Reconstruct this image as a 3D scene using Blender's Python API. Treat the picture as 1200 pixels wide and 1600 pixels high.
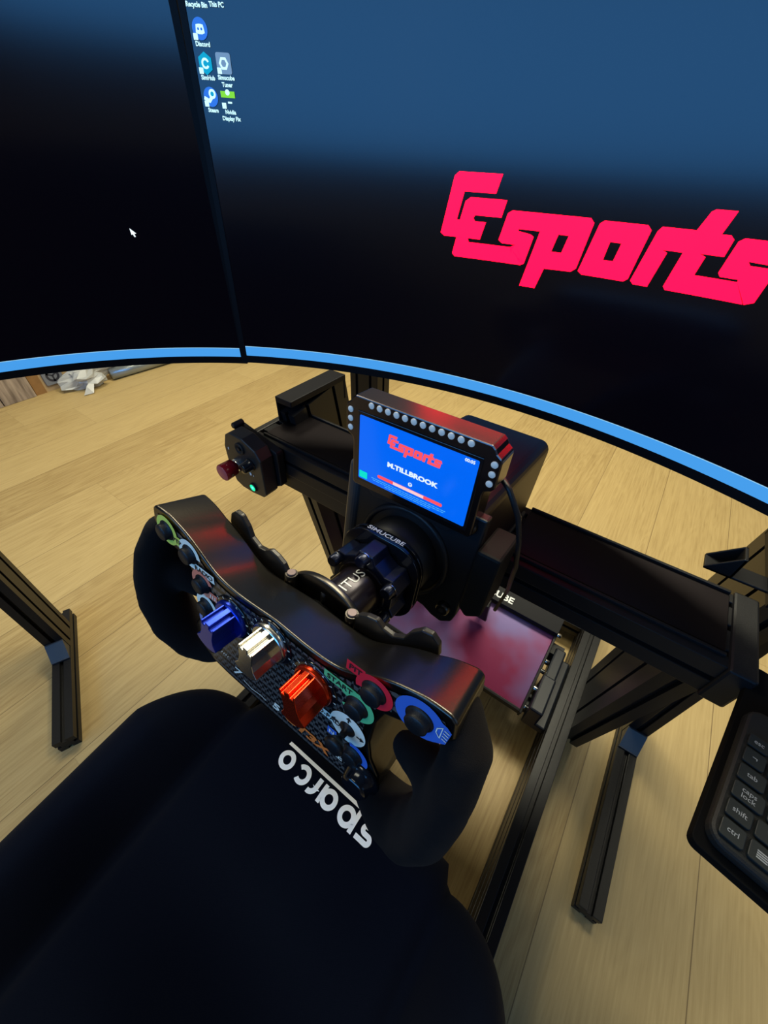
import bpy, bmesh, math, random
from mathutils import Vector, Matrix
random.seed(4)
for o in list(bpy.data.objects): bpy.data.objects.remove(o)
SC = bpy.context.scene
COL = SC.collection
R = math.radians

# ------------------------------------------------------------ camera, world, lights
cam = bpy.data.cameras.new('camera'); camo = bpy.data.objects.new('camera', cam); COL.objects.link(camo)
right = Vector((0.81180472, 0.58341539, 0.02448622))
down = Vector((0.41289031, -0.54386181, -0.73057233))
fwd = Vector((-0.41291003, 0.60319219, -0.68239614))
m = Matrix((right, -down, -fwd)).transposed().to_4x4()
m.translation = (0, 0, 1.0)
camo.matrix_world = m
cam.sensor_width = 36; cam.sensor_fit = 'AUTO'; cam.lens = 36 * 610 / 1600; cam.clip_start = .01
SC.camera = camo
SC.view_settings.view_transform = 'Standard'; SC.view_settings.look = 'None'
SC.view_settings.exposure = 0.0; SC.view_settings.gamma = 1; SC.view_settings.use_curve_mapping = False
w = bpy.data.worlds.new('world'); SC.world = w; w.use_nodes = True
w.node_tree.nodes['Background'].inputs[0].default_value = (.5, .6, .8, 1)
w.node_tree.nodes['Background'].inputs[1].default_value = .02

def area_light(name, loc, size, energy, color, rot=(0, 0, 0)):
    l = bpy.data.lights.new(name, 'AREA'); l.shape = 'RECTANGLE'; l.size, l.size_y = size
    l.energy = energy; l.color = color
    o = bpy.data.objects.new(name, l); COL.objects.link(o); o.location = loc; o.rotation_euler = rot
    return o
WARM = (1.0, .94, .70)
area_light('ceiling_lamp_light', (-.3, 1.45, 2.55), (1.6, .5), 88, WARM)
area_light('ceiling_lamp_light', (-1.75, .7, 2.55), (.5, 1.4), 40, WARM)
area_light('ceiling_lamp_light', (1.5, 1.2, 2.55), (.5, 1.2), 7, WARM)
area_light('ceiling_lamp_light', (-.9, -1.3, 2.55), (1.2, .4), 9, WARM)  # added warm fill behind the seat, lightens seat and button labels
area_light('cool_area_light', (-.35, -2.15, 1.66), (3.0, .96), 50, (.09, .40, 1.0), (R(90), 0, 0))  # daylight through the back wall window
area_light('cool_area_light', (2.35, .1, 1.62), (1.9, 1.0), 4, (.09, .40, 1.0), (R(90), 0, R(90)))  # added cool glow for the left monitor; this wall has no window

# ------------------------------------------------------------ materials
MATS = {}
def mat(name, col, rough=.5, metal=0, spec=.5, emit=None, estr=0, noise=0, nscale=200, coat=0, sheen=0, vary=0):
    if name in MATS: return MATS[name]
    mt = bpy.data.materials.new(name); mt.use_nodes = True
    nt = mt.node_tree; b = nt.nodes['Principled BSDF']
    b.inputs['Base Color'].default_value = (*col, 1); b.inputs['Roughness'].default_value = rough
    b.inputs['Metallic'].default_value = metal; b.inputs['Specular IOR Level'].default_value = spec
    if coat: b.inputs['Coat Weight'].default_value = coat
    if sheen:
        b.inputs['Sheen Weight'].default_value = sheen; b.inputs['Sheen Roughness'].default_value = .4
    if emit:
        b.inputs['Emission Color'].default_value = (*emit, 1); b.inputs['Emission Strength'].default_value = estr
    if noise or vary:
        tc = nt.nodes.new('ShaderNodeTexCoord'); n = nt.nodes.new('ShaderNodeTexNoise')
        n.inputs['Scale'].default_value = nscale; n.inputs['Detail'].default_value = 4
        nt.links.new(tc.outputs['Object'], n.inputs['Vector'])
        if noise:
            bp = nt.nodes.new('ShaderNodeBump'); bp.inputs['Strength'].default_value = noise; bp.inputs['Distance'].default_value = .001
            nt.links.new(n.outputs['Fac'], bp.inputs['Height']); nt.links.new(bp.outputs['Normal'], b.inputs['Normal'])
        if vary:
            mx = nt.nodes.new('ShaderNodeMix'); mx.data_type = 'RGBA'
            mx.inputs['A'].default_value = (*[c * (1 - vary) for c in col], 1); mx.inputs['B'].default_value = (*[min(1, c * (1 + vary)) for c in col], 1)
            nt.links.new(n.outputs['Fac'], mx.inputs['Factor']); nt.links.new(mx.outputs['Result'], b.inputs['Base Color'])
    MATS[name] = mt; return mt

ALU = mat('black_anodised_aluminium', (.007, .007, .008), .38, 0, .24, noise=.15, nscale=900)
ALUSAT = mat('satin_black_aluminium', (.085, .076, .066), .30, 1, .5, noise=.05, nscale=700)
BLK = mat('black_plastic', (.008, .008, .009), .42, 0, .28, noise=.2, nscale=1200)
GLOSS = mat('gloss_black', (.006, .006, .008), .12, 0, .5)
SLOT = mat('profile_slot', (.002, .002, .002), .6)
SUEDE = mat('black_suede', (.006, .005, .005), .95, 0, .12, noise=.5, nscale=2500, sheen=.02)
FABRIC = mat('navy_black_fabric', (.0014, .0028, .0085), .95, 0, .06, noise=.5, nscale=1800, sheen=.02)
CAP = mat('grey_end_cap', (.03, .034, .04), .45)
CHROME = mat('bright_steel', (.75, .75, .75), .2, 1)
WHITE = mat('white_print', (.72, .72, .70), .6)
EMBR = mat('white_embroidery', (.88, .92, .95), .8, emit=None)
ANOBLUE = mat('blue_anodised', (.008, .03, .36), .28, .75, .5)
ANOSILVER = mat('silver_anodised', (.62, .60, .55), .25, 1)
ANORED = mat('orange_red_anodised', (.62, .035, .006), .26, .85)
BLUEALU = mat('blue_black_anodised', (.010, .014, .035), .25, .5)

def emis(name, col, s=1.0, rough=.5): return mat(name, (.002, .002, .002), rough, 0, .3, col, s)
LOGO = emis('logo_red_light', (1.0, .0, .0125), 8.0)
TASK = emis('taskbar_blue_light', (.065, .36, .88), .95)
ICONW = emis('icon_white_light', (.55, .90, 1.0), 1.3)
ICONB = emis('icon_blue_light', (.03, .2, .9), .9)
ICONC = emis('icon_cyan_light', (.0, .42, .72), .9)
ICONG = emis('icon_grey_light', (.18, .33, .55), .9)
ICONGR = emis('icon_green_light', (.25, .85, .03), .9)
DASHBG = emis('dash_blue_light', (.0, .135, .93), 1.0, .15)
DASHLB = emis('dash_pale_blue_light', (.03, .22, .95), 1.0, .15)
DASHRED = emis('dash_red_light', (1.0, .09, .12), 1.0)
DASHPINK = emis('dash_pink_light', (1.0, .62, .66), 1.0)
DASHW = emis('dash_white_light', (.80, .95, 1.0), 1.0)
DASHT = emis('dash_teal_light', (.0, .75, .62), 1.0)
DASHC = emis('dash_text_light', (.10, .55, 1.0), 1.0)
LEDOFF = mat('frosted_led_lens', (.95, .84, .68), .5)
GREENL = emis('green_ring_light', (.0, .75, .33), 1.5)
GREENC = emis('green_core_light', (.15, .9, 1.0), 1.3)
REDCAP = mat('red_plastic', (.30, .004, .012), .25, 0, .5)
REDTOP = mat('pale_red_plastic', (.55, .09, .09), .5, 0, .5)  # paler, rougher red for the top face of the stop button

def screen_mat():
    mt = bpy.data.materials.new('dark_display_panel'); mt.use_nodes = True
    nt = mt.node_tree; b = nt.nodes['Principled BSDF']
    b.inputs['Base Color'].default_value = (.0012, .0010, .0015, 1)
    b.inputs['Roughness'].default_value = .15; b.inputs['Specular IOR Level'].default_value = .42
    b.inputs['Emission Color'].default_value = (.20, .14, .45, 1); b.inputs['Emission Strength'].default_value = .004
    return mt
SCREEN = screen_mat()

def carbon_mat():
    mt = bpy.data.materials.new('carbon_weave'); mt.use_nodes = True
    nt = mt.node_tree; b = nt.nodes['Principled BSDF']; N = nt.nodes; L = nt.links
    tc = N.new('ShaderNodeTexCoord'); mp = N.new('ShaderNodeMapping'); mp.inputs['Rotation'].default_value = (0, 0, R(45)); mp.inputs['Scale'].default_value = (1, 1, 1)
    ck = N.new('ShaderNodeTexChecker'); ck.inputs['Scale'].default_value = 260
    ck.inputs['Color1'].default_value = (.004, .004, .005, 1); ck.inputs['Color2'].default_value = (.095, .078, .066, 1)
    L.new(tc.outputs['Object'], mp.inputs['Vector']); L.new(mp.outputs['Vector'], ck.inputs['Vector']); L.new(ck.outputs['Color'], b.inputs['Base Color'])
    b.inputs['Roughness'].default_value = .3
    return mt
CARBON = carbon_mat()

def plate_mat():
    mt = bpy.data.materials.new('painted_reflection_plate'); mt.use_nodes = True
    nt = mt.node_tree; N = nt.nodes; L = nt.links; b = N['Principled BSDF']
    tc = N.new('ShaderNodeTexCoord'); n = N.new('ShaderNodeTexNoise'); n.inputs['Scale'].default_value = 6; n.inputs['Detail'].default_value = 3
    rp = N.new('ShaderNodeValToRGB'); e = rp.color_ramp.elements; e[0].position = .40; e[0].color = (.16, .010, .055, 1); e[1].position = .62; e[1].color = (.12, .085, .22, 1)  # crimson and lavender reflections painted into the base colour
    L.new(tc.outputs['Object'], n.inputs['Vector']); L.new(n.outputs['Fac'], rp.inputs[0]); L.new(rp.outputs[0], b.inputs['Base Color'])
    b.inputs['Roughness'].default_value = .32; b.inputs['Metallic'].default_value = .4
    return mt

def floor_mat():
    mt = bpy.data.materials.new('oak_plank_floor'); mt.use_nodes = True
    nt = mt.node_tree; N = nt.nodes; L = nt.links; b = N['Principled BSDF']
    def mth(op, a, bb=None, clamp=False):
        n = N.new('ShaderNodeMath'); n.operation = op; n.use_clamp = clamp
        for i, v in enumerate((a, bb)):
            if v is None: continue
            if isinstance(v, (int, float)): n.inputs[i].default_value = v
            else: L.new(v, n.inputs[i])
        return n.outputs[0]
    tc = N.new('ShaderNodeTexCoord'); sp = N.new('ShaderNodeSeparateXYZ'); L.new(tc.outputs['Object'], sp.inputs[0])
    X, Y = sp.outputs[0], sp.outputs[1]
    px = mth('DIVIDE', mth('SUBTRACT', X, .004), .2305)
    idx = mth('FLOOR', px); fx = mth('FRACT', px)
    wn = N.new('ShaderNodeTexWhiteNoise'); wn.noise_dimensions = '1D'; L.new(idx, wn.inputs['W'])
    yy = mth('ADD', Y, mth('MULTIPLY', wn.outputs['Value'], 5.3))
    py = mth('DIVIDE', yy, 1.9); idy = mth('FLOOR', py); fy = mth('FRACT', py)
    wn2 = N.new('ShaderNodeTexWhiteNoise'); wn2.noise_dimensions = '2D'
    cb = N.new('ShaderNodeCombineXYZ'); L.new(idx, cb.inputs[0]); L.new(idy, cb.inputs[1]); L.new(cb.outputs[0], wn2.inputs['Vector'])
    # grain: warped cathedral lines
    c2 = N.new('ShaderNodeCombineXYZ')
    L.new(mth('ADD', mth('MULTIPLY', X, 1.0), mth('MULTIPLY', wn2.outputs['Value'], 7.0)), c2.inputs[0]); L.new(mth('MULTIPLY', Y, .16), c2.inputs[1])
    n1 = N.new('ShaderNodeTexNoise'); n1.inputs['Scale'].default_value = 9; n1.inputs['Detail'].default_value = 2; n1.inputs['Distortion'].default_value = .6
    L.new(c2.outputs[0], n1.inputs['Vector'])
    rings = mth('MULTIPLY', mth('SINE', mth('MULTIPLY', n1.outputs['Fac'], 95.0)), .5)
    c3 = N.new('ShaderNodeCombineXYZ'); L.new(mth('MULTIPLY', X, 17), c3.inputs[0]); L.new(mth('MULTIPLY', Y, .55), c3.inputs[1]); L.new(wn2.outputs['Value'], c3.inputs[2])
    n2 = N.new('ShaderNodeTexNoise'); n2.inputs['Scale'].default_value = 12; n2.inputs['Detail'].default_value = 6; n2.inputs['Roughness'].default_value = .65
    L.new(c3.outputs[0], n2.inputs['Vector'])
    n3 = N.new('ShaderNodeTexNoise'); n3.inputs['Scale'].default_value = 2.2; n3.inputs['Detail'].default_value = 3
    L.new(c2.outputs[0], n3.inputs['Vector'])
    f = mth('ADD', mth('MULTIPLY', rings, .07), mth('MULTIPLY', n2.outputs['Fac'], .75))
    f = mth('ADD', f, mth('MULTIPLY', n3.outputs['Fac'], .35))
    f = mth('ADD', f, mth('MULTIPLY', wn2.outputs['Value'], .26))
    f = mth('SUBTRACT', f, .24)
    rp = N.new('ShaderNodeValToRGB'); L.new(f, rp.inputs[0])
    e = rp.color_ramp.elements; e[0].position = .2; e[0].color = (.28, .185, .070, 1); e[1].position = .75; e[1].color = (.48, .35, .155, 1)
    q = e.new(.45); q.color = (.40, .285, .120, 1)
    gap = mth('MAXIMUM', mth('LESS_THAN', fx, .008), mth('MULTIPLY', mth('LESS_THAN', fy, .0010), .35))
    mx = N.new('ShaderNodeMix'); mx.data_type = 'RGBA'; L.new(mth('MULTIPLY', gap, .7), mx.inputs['Factor']); L.new(rp.outputs[0], mx.inputs['A']); mx.inputs['B'].default_value = (.09, .05, .02, 1)
    L.new(mx.outputs['Result'], b.inputs['Base Color']); b.inputs['Roughness'].default_value = .48; b.inputs['Specular IOR Level'].default_value = .35
    bp = N.new('ShaderNodeBump'); bp.inputs['Strength'].default_value = .12; bp.inputs['Distance'].default_value = .002
    L.new(f, bp.inputs['Height']); L.new(bp.outputs['Normal'], b.inputs['Normal'])
    return mt

# ------------------------------------------------------------ mesh helpers
def ident(p): return Vector(p)
class MB:
    """collects shapes; every point goes through the frame function"""
    def __init__(s, frame=None): s.v = []; s.f = []; s.sm = []; s.mi = []; s.fr = frame or ident; s.m = 0
    def add(s, vs, fs, smooth=False, frame=None):
        fr = frame or s.fr; b = len(s.v)
        s.v += [tuple(fr(Vector(p))) for p in vs]
        for f in fs: s.f.append([b + i for i in f]); s.sm.append(smooth); s.mi.append(s.m)
        return s
    def box(s, a, b):
        x0, y0, z0 = a; x1, y1, z1 = b
        vs = [(x0, y0, z0), (x1, y0, z0), (x1, y1, z0), (x0, y1, z0), (x0, y0, z1), (x1, y0, z1), (x1, y1, z1), (x0, y1, z1)]
        return s.add(vs, [(3, 2, 1, 0), (4, 5, 6, 7), (0, 1, 5, 4), (1, 2, 6, 5), (2, 3, 7, 6), (3, 0, 4, 7)])
    def prism(s, out, z0, z1, smooth=False):
        n = len(out)
        a = sum(out[i][0] * out[(i + 1) % n][1] - out[(i + 1) % n][0] * out[i][1] for i in range(n))
        if a < 0: out = out[::-1]
        vs = [(x, y, z0) for x, y in out] + [(x, y, z1) for x, y in out]
        fs = [tuple(range(n - 1, -1, -1)), tuple(range(n, 2 * n))] + [(i, (i + 1) % n, n + (i + 1) % n, n + i) for i in range(n)]
        return s.add(vs, fs, smooth)
    def lathe(s, prof, c=(0, 0, 0), seg=32, axis='z', smooth=True):
        """prof: (radius, height) list; closed with caps"""
        vs = []; fs = []; n = len(prof)
        for r, h in prof:
            for k in range(seg):
                a = 2 * math.pi * k / seg; x, y = r * math.cos(a), r * math.sin(a)
                p = {'z': (x, y, h), 'y': (x, h, -y), 'x': (h, x, y)}[axis]
                vs.append((p[0] + c[0], p[1] + c[1], p[2] + c[2]))
        for i in range(n - 1):
            for k in range(seg):
                k2 = (k + 1) % seg
                fs.append((i * seg + k, i * seg + k2, (i + 1) * seg + k2, (i + 1) * seg + k))
        s.add(vs, fs, smooth)
        s.add(vs[:seg], [tuple(range(seg - 1, -1, -1))]); s.add(vs[-seg:], [tuple(range(seg))])
        return s
    def cyl(s, r, z0, z1, c=(0, 0), seg=32, ch=None):
        ch = min(r, abs(z1 - z0)) * .12 if ch is None else ch
        return s.lathe([(r, z0), (r, z1 - ch), (r - ch, z1)], (c[0], c[1], 0), seg, smooth=False) if seg < 9 else s.lathe([(r, z0), (r, z1 - ch), (r - ch, z1)], (c[0], c[1], 0), seg)
    def tube(s, pts, rad, seg=12, flat=None, closed=False):
        P = [Vector(p) for p in pts]; n = len(P); rad = rad if isinstance(rad, (list, tuple)) else [rad] * n
        vs = []; fs = []; up = Vector((0, 0, 1))
        for i in range(n):
            t = (P[min(i + 1, n - 1)] - P[max(i - 1, 0)]).normalized()
            a = t.cross(up)
            if a.length < .05: a = t.cross(Vector((0, 1, 0)))
            a.normalize(); b = a.cross(t).normalized()
            for k in range(seg):
                th = 2 * math.pi * k / seg
                vs.append(P[i] + (a * math.cos(th) + b * math.sin(th) * (flat or 1)) * rad[i])
        for i in range(n - 1):
            for k in range(seg):
                k2 = (k + 1) % seg
                fs.append((i * seg + k, i * seg + k2, (i + 1) * seg + k2, (i + 1) * seg + k))
        fs.append(tuple(range(seg - 1, -1, -1))); fs.append(tuple(range((n - 1) * seg, n * seg)))
        return s.add(vs, fs, True)
    def poly(s, out, z=0.0, holes=()):
        """flat polygon, optional holes bridged by triangulation"""
        from mathutils.geometry import tessellate_polygon
        loops = [[Vector((x, y, 0)) for x, y in out]] + [[Vector((x, y, 0)) for x, y in h] for h in holes]
        tris = tessellate_polygon(loops); flat = [p for l in loops for p in l]
        fs = []
        for t in tris:
            a, b2, c = (flat[i] for i in t)
            fs.append(t if (b2 - a).cross(c - a).z > 0 else t[::-1])
        return s.add([(p.x, p.y, z) for p in flat], fs)
    def ring(s, r0, r1, c=(0, 0), z=0, a0=0, a1=360, seg=40):
        vs = []; fs = []
        for k in range(seg + 1):
            a = R(a0 + (a1 - a0) * k / seg)
            vs += [(c[0] + r0 * math.cos(a), c[1] + r0 * math.sin(a), z), (c[0] + r1 * math.cos(a), c[1] + r1 * math.sin(a), z)]
        for k in range(seg): fs.append((2 * k, 2 * k + 1, 2 * k + 3, 2 * k + 2))
        return s.add(vs, fs)
    def text(s, txt, size, at=(0, 0), z=0, bold=0, rot=0, align='CENTER', shear=0, sx=1):
        cu = bpy.data.curves.new('t', 'FONT'); cu.body = txt; cu.size = 1; cu.align_x = align; cu.align_y = 'CENTER'
        cu.offset = bold; cu.shear = shear; cu.resolution_u = 3
        o = bpy.data.objects.new('t', cu); COL.objects.link(o)
        dg = bpy.context.evaluated_depsgraph_get(); dg.update()
        me = bpy.data.meshes.new_from_object(o.evaluated_get(dg))
        c, sn = math.cos(R(rot)), math.sin(R(rot)); vs = []
        for v in me.vertices:
            x, y = v.co.x * size * sx, v.co.y * size
            vs.append((at[0] + x * c - y * sn, at[1] + x * sn + y * c, z))
        fs = []
        for p in me.polygons:
            t = tuple(p.vertices); fs.append(t)
        bpy.data.objects.remove(o); bpy.data.curves.remove(cu); bpy.data.meshes.remove(me)
        return s.add(vs, fs)
    def stroke(s, pts, wd, z=0, cap=False):
        P = [Vector((x, y)) for x, y in pts]; n = len(P); vs = []; fs = []
        for i in range(n):
            d1 = (P[i] - P[i - 1]).normalized() if i else (P[1] - P[0]).normalized()
            d2 = (P[i + 1] - P[i]).normalized() if i < n - 1 else d1
            d = (d1 + d2).normalized(); nn = Vector((-d.y, d.x)); k = wd / 2 / max(.5, nn.dot(Vector((-d1.y, d1.x))))
            a, b = P[i] + nn * k, P[i] - nn * k
            vs += [(a.x, a.y, z), (b.x, b.y, z)]
        for i in range(n - 1): fs.append((2 * i, 2 * i + 1, 2 * i + 3, 2 * i + 2))
        return s.add(vs, fs)
    def build(s, name, mats, parent=None, bevel=0, seg=2, smooth_all=False, merge=False):
        me = bpy.data.meshes.new(name); me.from_pydata(s.v, [], s.f)
        mats = mats if isinstance(mats, (list, tuple)) else [mats]
        for mt in mats: me.materials.append(mt)
        for p, sm, mi in zip(me.polygons, s.sm, s.mi):
            p.use_smooth = sm or smooth_all; p.material_index = min(mi, len(mats) - 1)
        me.update()
        o = bpy.data.objects.new(name, me); COL.objects.link(o)
        if parent: setparent(o, parent)
        if bevel:
            bv = o.modifiers.new('bevel', 'BEVEL'); bv.width = bevel; bv.segments = seg; bv.limit_method = 'ANGLE'; bv.angle_limit = R(35)
            bv.harden_normals = False
        return o
WORLD = {}
def setparent(o, p):
    o.parent = p
    root = p
    while root.parent: root = root.parent
    o.matrix_parent_inverse = Matrix.Translation(-root.location) if p is root else Matrix.Identity(4)
def thing(name, label, cat, loc, group=None):
    o = bpy.data.objects.new(name, None); COL.objects.link(o); o.location = loc; o.empty_display_size = .05
    o['label'] = label; o['category'] = cat
    if group: o['group'] = group
    return o
def tag(o, label, cat, group=None):
    o['label'] = label; o['category'] = cat
    if group: o['group'] = group
    return o
def struct(o): o['kind'] = 'structure'; return o
def frame(origin, xa, ya, za):
    M = Matrix((xa, ya, za)).transposed().to_4x4(); M.translation = origin
    return lambda p: M @ Vector(p)
def rrect(x0, y0, x1, y1, r, n=5):
    o = []
    for cx, cy, a0 in ((x1 - r, y1 - r, 0), (x0 + r, y1 - r, 90), (x0 + r, y0 + r, 180), (x1 - r, y0 + r, 270)):
        for k in range(n + 1):
            a = R(a0 + 90 * k / n); o.append((cx + r * math.cos(a), cy + r * math.sin(a)))
    return o
def profile(mb, p0, p1, across, wx, wy, slots_x=1, slots_y=1):
    """aluminium extrusion bar from p0 to p1: wx along 'across', wy along the third axis; slots cut as grooves"""
    p0, p1 = Vector(p0), Vector(p1); z = (p1 - p0).normalized(); a = Vector(across); a = (a - z * a.dot(z)).normalized(); b = z.cross(a)
    L = (p1 - p0).length; g = .0042; dp = .008
    def side(w, n, sgn_fn):
        pts = []
        for k in range(n):
            c = -w / 2 + w * (k + .5) / n
            pts += [(c - g, 0), (c - g, dp), (c + g, dp), (c + g, 0)]
        return pts
    out = []
    hx, hy = wx / 2, wy / 2
    out.append((-hx, -hy)); out += [(u, -hy + d) for u, d in side(wx, slots_x, 0)]
    out.append((hx, -hy)); out += [(hx - d, u) for u, d in side(wy, slots_y, 0)]
    out.append((hx, hy)); out += [(-u, hy - d) for u, d in side(wx, slots_x, 0)]
    out.append((-hx, hy)); out += [(-hx + d, -u) for u, d in side(wy, slots_y, 0)]
    n = len(out)
    vs = [p0 + a * u + b * v for u, v in out] + [p1 + a * u + b * v for u, v in out]
    from mathutils.geometry import tessellate_polygon
    tr = tessellate_polygon([[Vector((u, v, 0)) for u, v in out]])
    fs = []
    for t in tr:
        q = [Vector((*out[i], 0)) for i in t]
        t = tuple(t) if (q[1] - q[0]).cross(q[2] - q[0]).z > 0 else tuple(t[::-1])
        fs.append(tuple(t[::-1])); fs.append(tuple(i + n for i in t))
    fs += [(i, (i + 1) % n, n + (i + 1) % n, n + i) for i in range(n)]
    mb.add(vs, fs)
    return mb

# ------------------------------------------------------------ room
XL, XR, YB, YF, ZC = -2.58, 2.4, -2.2, 3.4, 2.6
WALL = mat('painted_wall', (.22, .20, .18), .85, noise=.2, nscale=60)
CEIL = mat('ceiling_paint', (.14, .13, .12), .9)
mb = MB(); mb.box((XL - .3, YB - .1, -.06), (XR + .1, YF + .1, 0)); struct(mb.build('floor', floor_mat()))
mb = MB(); mb.box((XL - .3, YB - .1, ZC), (XR + .1, YF + .1, ZC + .06)); struct(mb.build('ceiling', CEIL))
mb = MB(); mb.box((XL - .12, YB, 0), (XL - .02, YF, ZC)); struct(mb.build('wall_left', WALL))
mb = MB(); mb.box((XR, YB, 0), (XR + .1, YF, ZC)); struct(mb.build('wall_right', WALL))
mb = MB(); mb.box((XL - .1, YF, 0), (XR + .1, YF + .1, ZC)); struct(mb.build('wall_front', WALL))
mb = MB()
mb.box((XL - .1, YB - .1, 0), (XR, YB, 1.1)); mb.box((XL - .1, YB - .1, 2.14), (XR, YB, ZC)); mb.box((XL - .1, YB - .1, 1.1), (-1.87, YB, 2.14)); mb.box((1.17, YB - .1, 1.1), (XR, YB, 2.14))
struct(mb.build('wall_back', WALL))
mb = MB()
for x in (-1.87, -.37, 1.13): mb.box((x, YB - .08, 1.1), (x + .04, YB - .02, 2.14))
for z in (1.1, 2.10): mb.box((-1.87, YB - .08, z), (1.17, YB - .02, z + .04))
struct(mb.build('window_1', mat('window_frame_paint', (.3, .3, .3), .5)))

def wood_grey():
    mt = bpy.data.materials.new('weathered_grey_wood'); mt.use_nodes = True
    nt = mt.node_tree; N = nt.nodes; L = nt.links; b = N['Principled BSDF']
    tc = N.new('ShaderNodeTexCoord'); mp = N.new('ShaderNodeMapping'); mp.inputs['Scale'].default_value = (20, 20, 2.5)
    n = N.new('ShaderNodeTexNoise'); n.inputs['Scale'].default_value = 3; n.inputs['Detail'].default_value = 8
    rp = N.new('ShaderNodeValToRGB'); e = rp.color_ramp.elements; e[0].position = .3; e[0].color = (.14, .10, .07, 1); e[1].position = .75; e[1].color = (.44, .34, .25, 1)
    L.new(tc.outputs['Object'], mp.inputs['Vector']); L.new(mp.outputs[0], n.inputs['Vector']); L.new(n.outputs['Fac'], rp.inputs[0]); L.new(rp.outputs[0], b.inputs['Base Color'])
    b.inputs['Roughness'].default_value = .7
    return mt
GW = wood_grey()
root = thing('wood_panel', 'weathered grey wooden plank panel standing against the left wall on the floor', 'panel', (XL, .3, 0))
for y0, y1 in ((.12, .358), (.362, .505)):
    mb = MB(); mb.box((XL - .018, y0, .0), (XL + .004, y1, .9)); mb.build('board', GW, root, bevel=.002)
mb = MB(); mb.box((XL - .02, .508, 0), (XL - .003, .556, 2.1)); struct(mb.build('trim_1', mat('brown_post_wood', (.26, .13, .04), .6, vary=.3, nscale=30)))
mb = MB(); mb.box((XL - .02, .557, 0), (XL - .008, YF, .16)); struct(mb.build('baseboard_left', mat('light_trim_wood', (.42, .29, .15), .6, vary=.25, nscale=12)))
root = thing('wall_socket', 'grey square socket with a round insert on the left wall trim', 'socket', (XL, .64, .06))
fs_ = frame(Vector((XL - .008, .615, .075)), Vector((0, 1, 0)), Vector((0, 0, 1)), Vector((1, 0, 0)))
mb = MB(fs_); mb.prism(rrect(-.045, -.045, .045, .045, .008), 0, .012); mb.build('cover_plate', mat('grey_socket_plastic', (.17, .18, .20), .5), root, bevel=.002)
mb = MB(fs_); mb.ring(.02, .031, z=.0128, seg=24)
for a in (30, 150, 270):
    c, s_ = math.cos(R(a)), math.sin(R(a)); mb.stroke([(0, 0), (.03 * c, .03 * s_)], .008, z=.0128)
mb.build('round_insert', mat('dark_socket_plastic', (.03, .03, .04), .4), root)

# plastic bag and silver roll by the wall
mb = MB(); random.seed(8)
pts = []; NA, NB = 22, 10
for j in range(NB + 1):
    for i in range(NA):
        a = 2 * math.pi * i / NA; h = j / NB
        r = (.085 * math.sin(math.pi * (.15 + .8 * h)) + .012) * (1 + .45 * math.sin(3 * a + 5 * h) + random.uniform(-.22, .22))
        pts.append((-2.485 + r * math.cos(a) * .55, .735 + r * math.sin(a) * 1.1 + .03 * h, .002 + .13 * h + (random.uniform(-.008, .008) if j else 0)))
fs = [(j * NA + i, j * NA + (i + 1) % NA, (j + 1) * NA + (i + 1) % NA, (j + 1) * NA + i) for j in range(NB) for i in range(NA)] + [tuple(range(NA - 1, -1, -1)), tuple(range(NB * NA, NB * NA + NA))]
mb.add(pts, fs)
mb.add([(-2.46, .70, .01), (-2.39, .655, .004), (-2.38, .70, .004), (-2.44, .76, .07), (-2.41, .69, .035)], [(0, 1, 4), (1, 2, 4), (2, 3, 4), (0, 4, 3)])
bagm = mat('thin_clear_plastic', (.62, .63, .62), .25); bagm.node_tree.nodes['Principled BSDF'].inputs['Transmission Weight'].default_value = .45
tag(mb.build('plastic_bag', bagm), 'crumpled clear plastic bag on the floor beside the left wall', 'bag')
mb = MB(); mb.tube([(-2.470, .845, .031), (-2.45, 1.05, .031), (-2.425, 1.30, .031)], .030, 18)
o = mb.build('silver_roll', mat('silver_foil_film', (.30, .33, .33), .3, .7, noise=.8, nscale=40))
tag(o, 'long silver grey wrapped roll lying on the floor along the left wall', 'roll')

# ------------------------------------------------------------ ceiling lamps
for x, y, sx, sy, lab in ((-.3, 1.45, 1.6, .5, 'wide ceiling panel lamp beyond the rig'), (-1.75, .7, .5, 1.4, 'long ceiling panel lamp above the left wall'), (1.5, 1.2, .5, 1.2, 'ceiling panel lamp on the right side of the room'), (-.9, -1.3, 1.2, .4, 'added ceiling panel lamp behind the racing seat')):
    root = thing('ceiling_lamp', lab, 'lamp', (x, y, ZC), 'ceiling lamps')
    mb = MB(); mb.box((x - sx / 2 - .03, y - sy / 2 - .03, ZC - .03), (x + sx / 2 + .03, y + sy / 2 + .03, ZC - .002)); mb.build('lamp_frame', mat('lamp_white', (.6, .6, .58), .5), root, bevel=.003)

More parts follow.
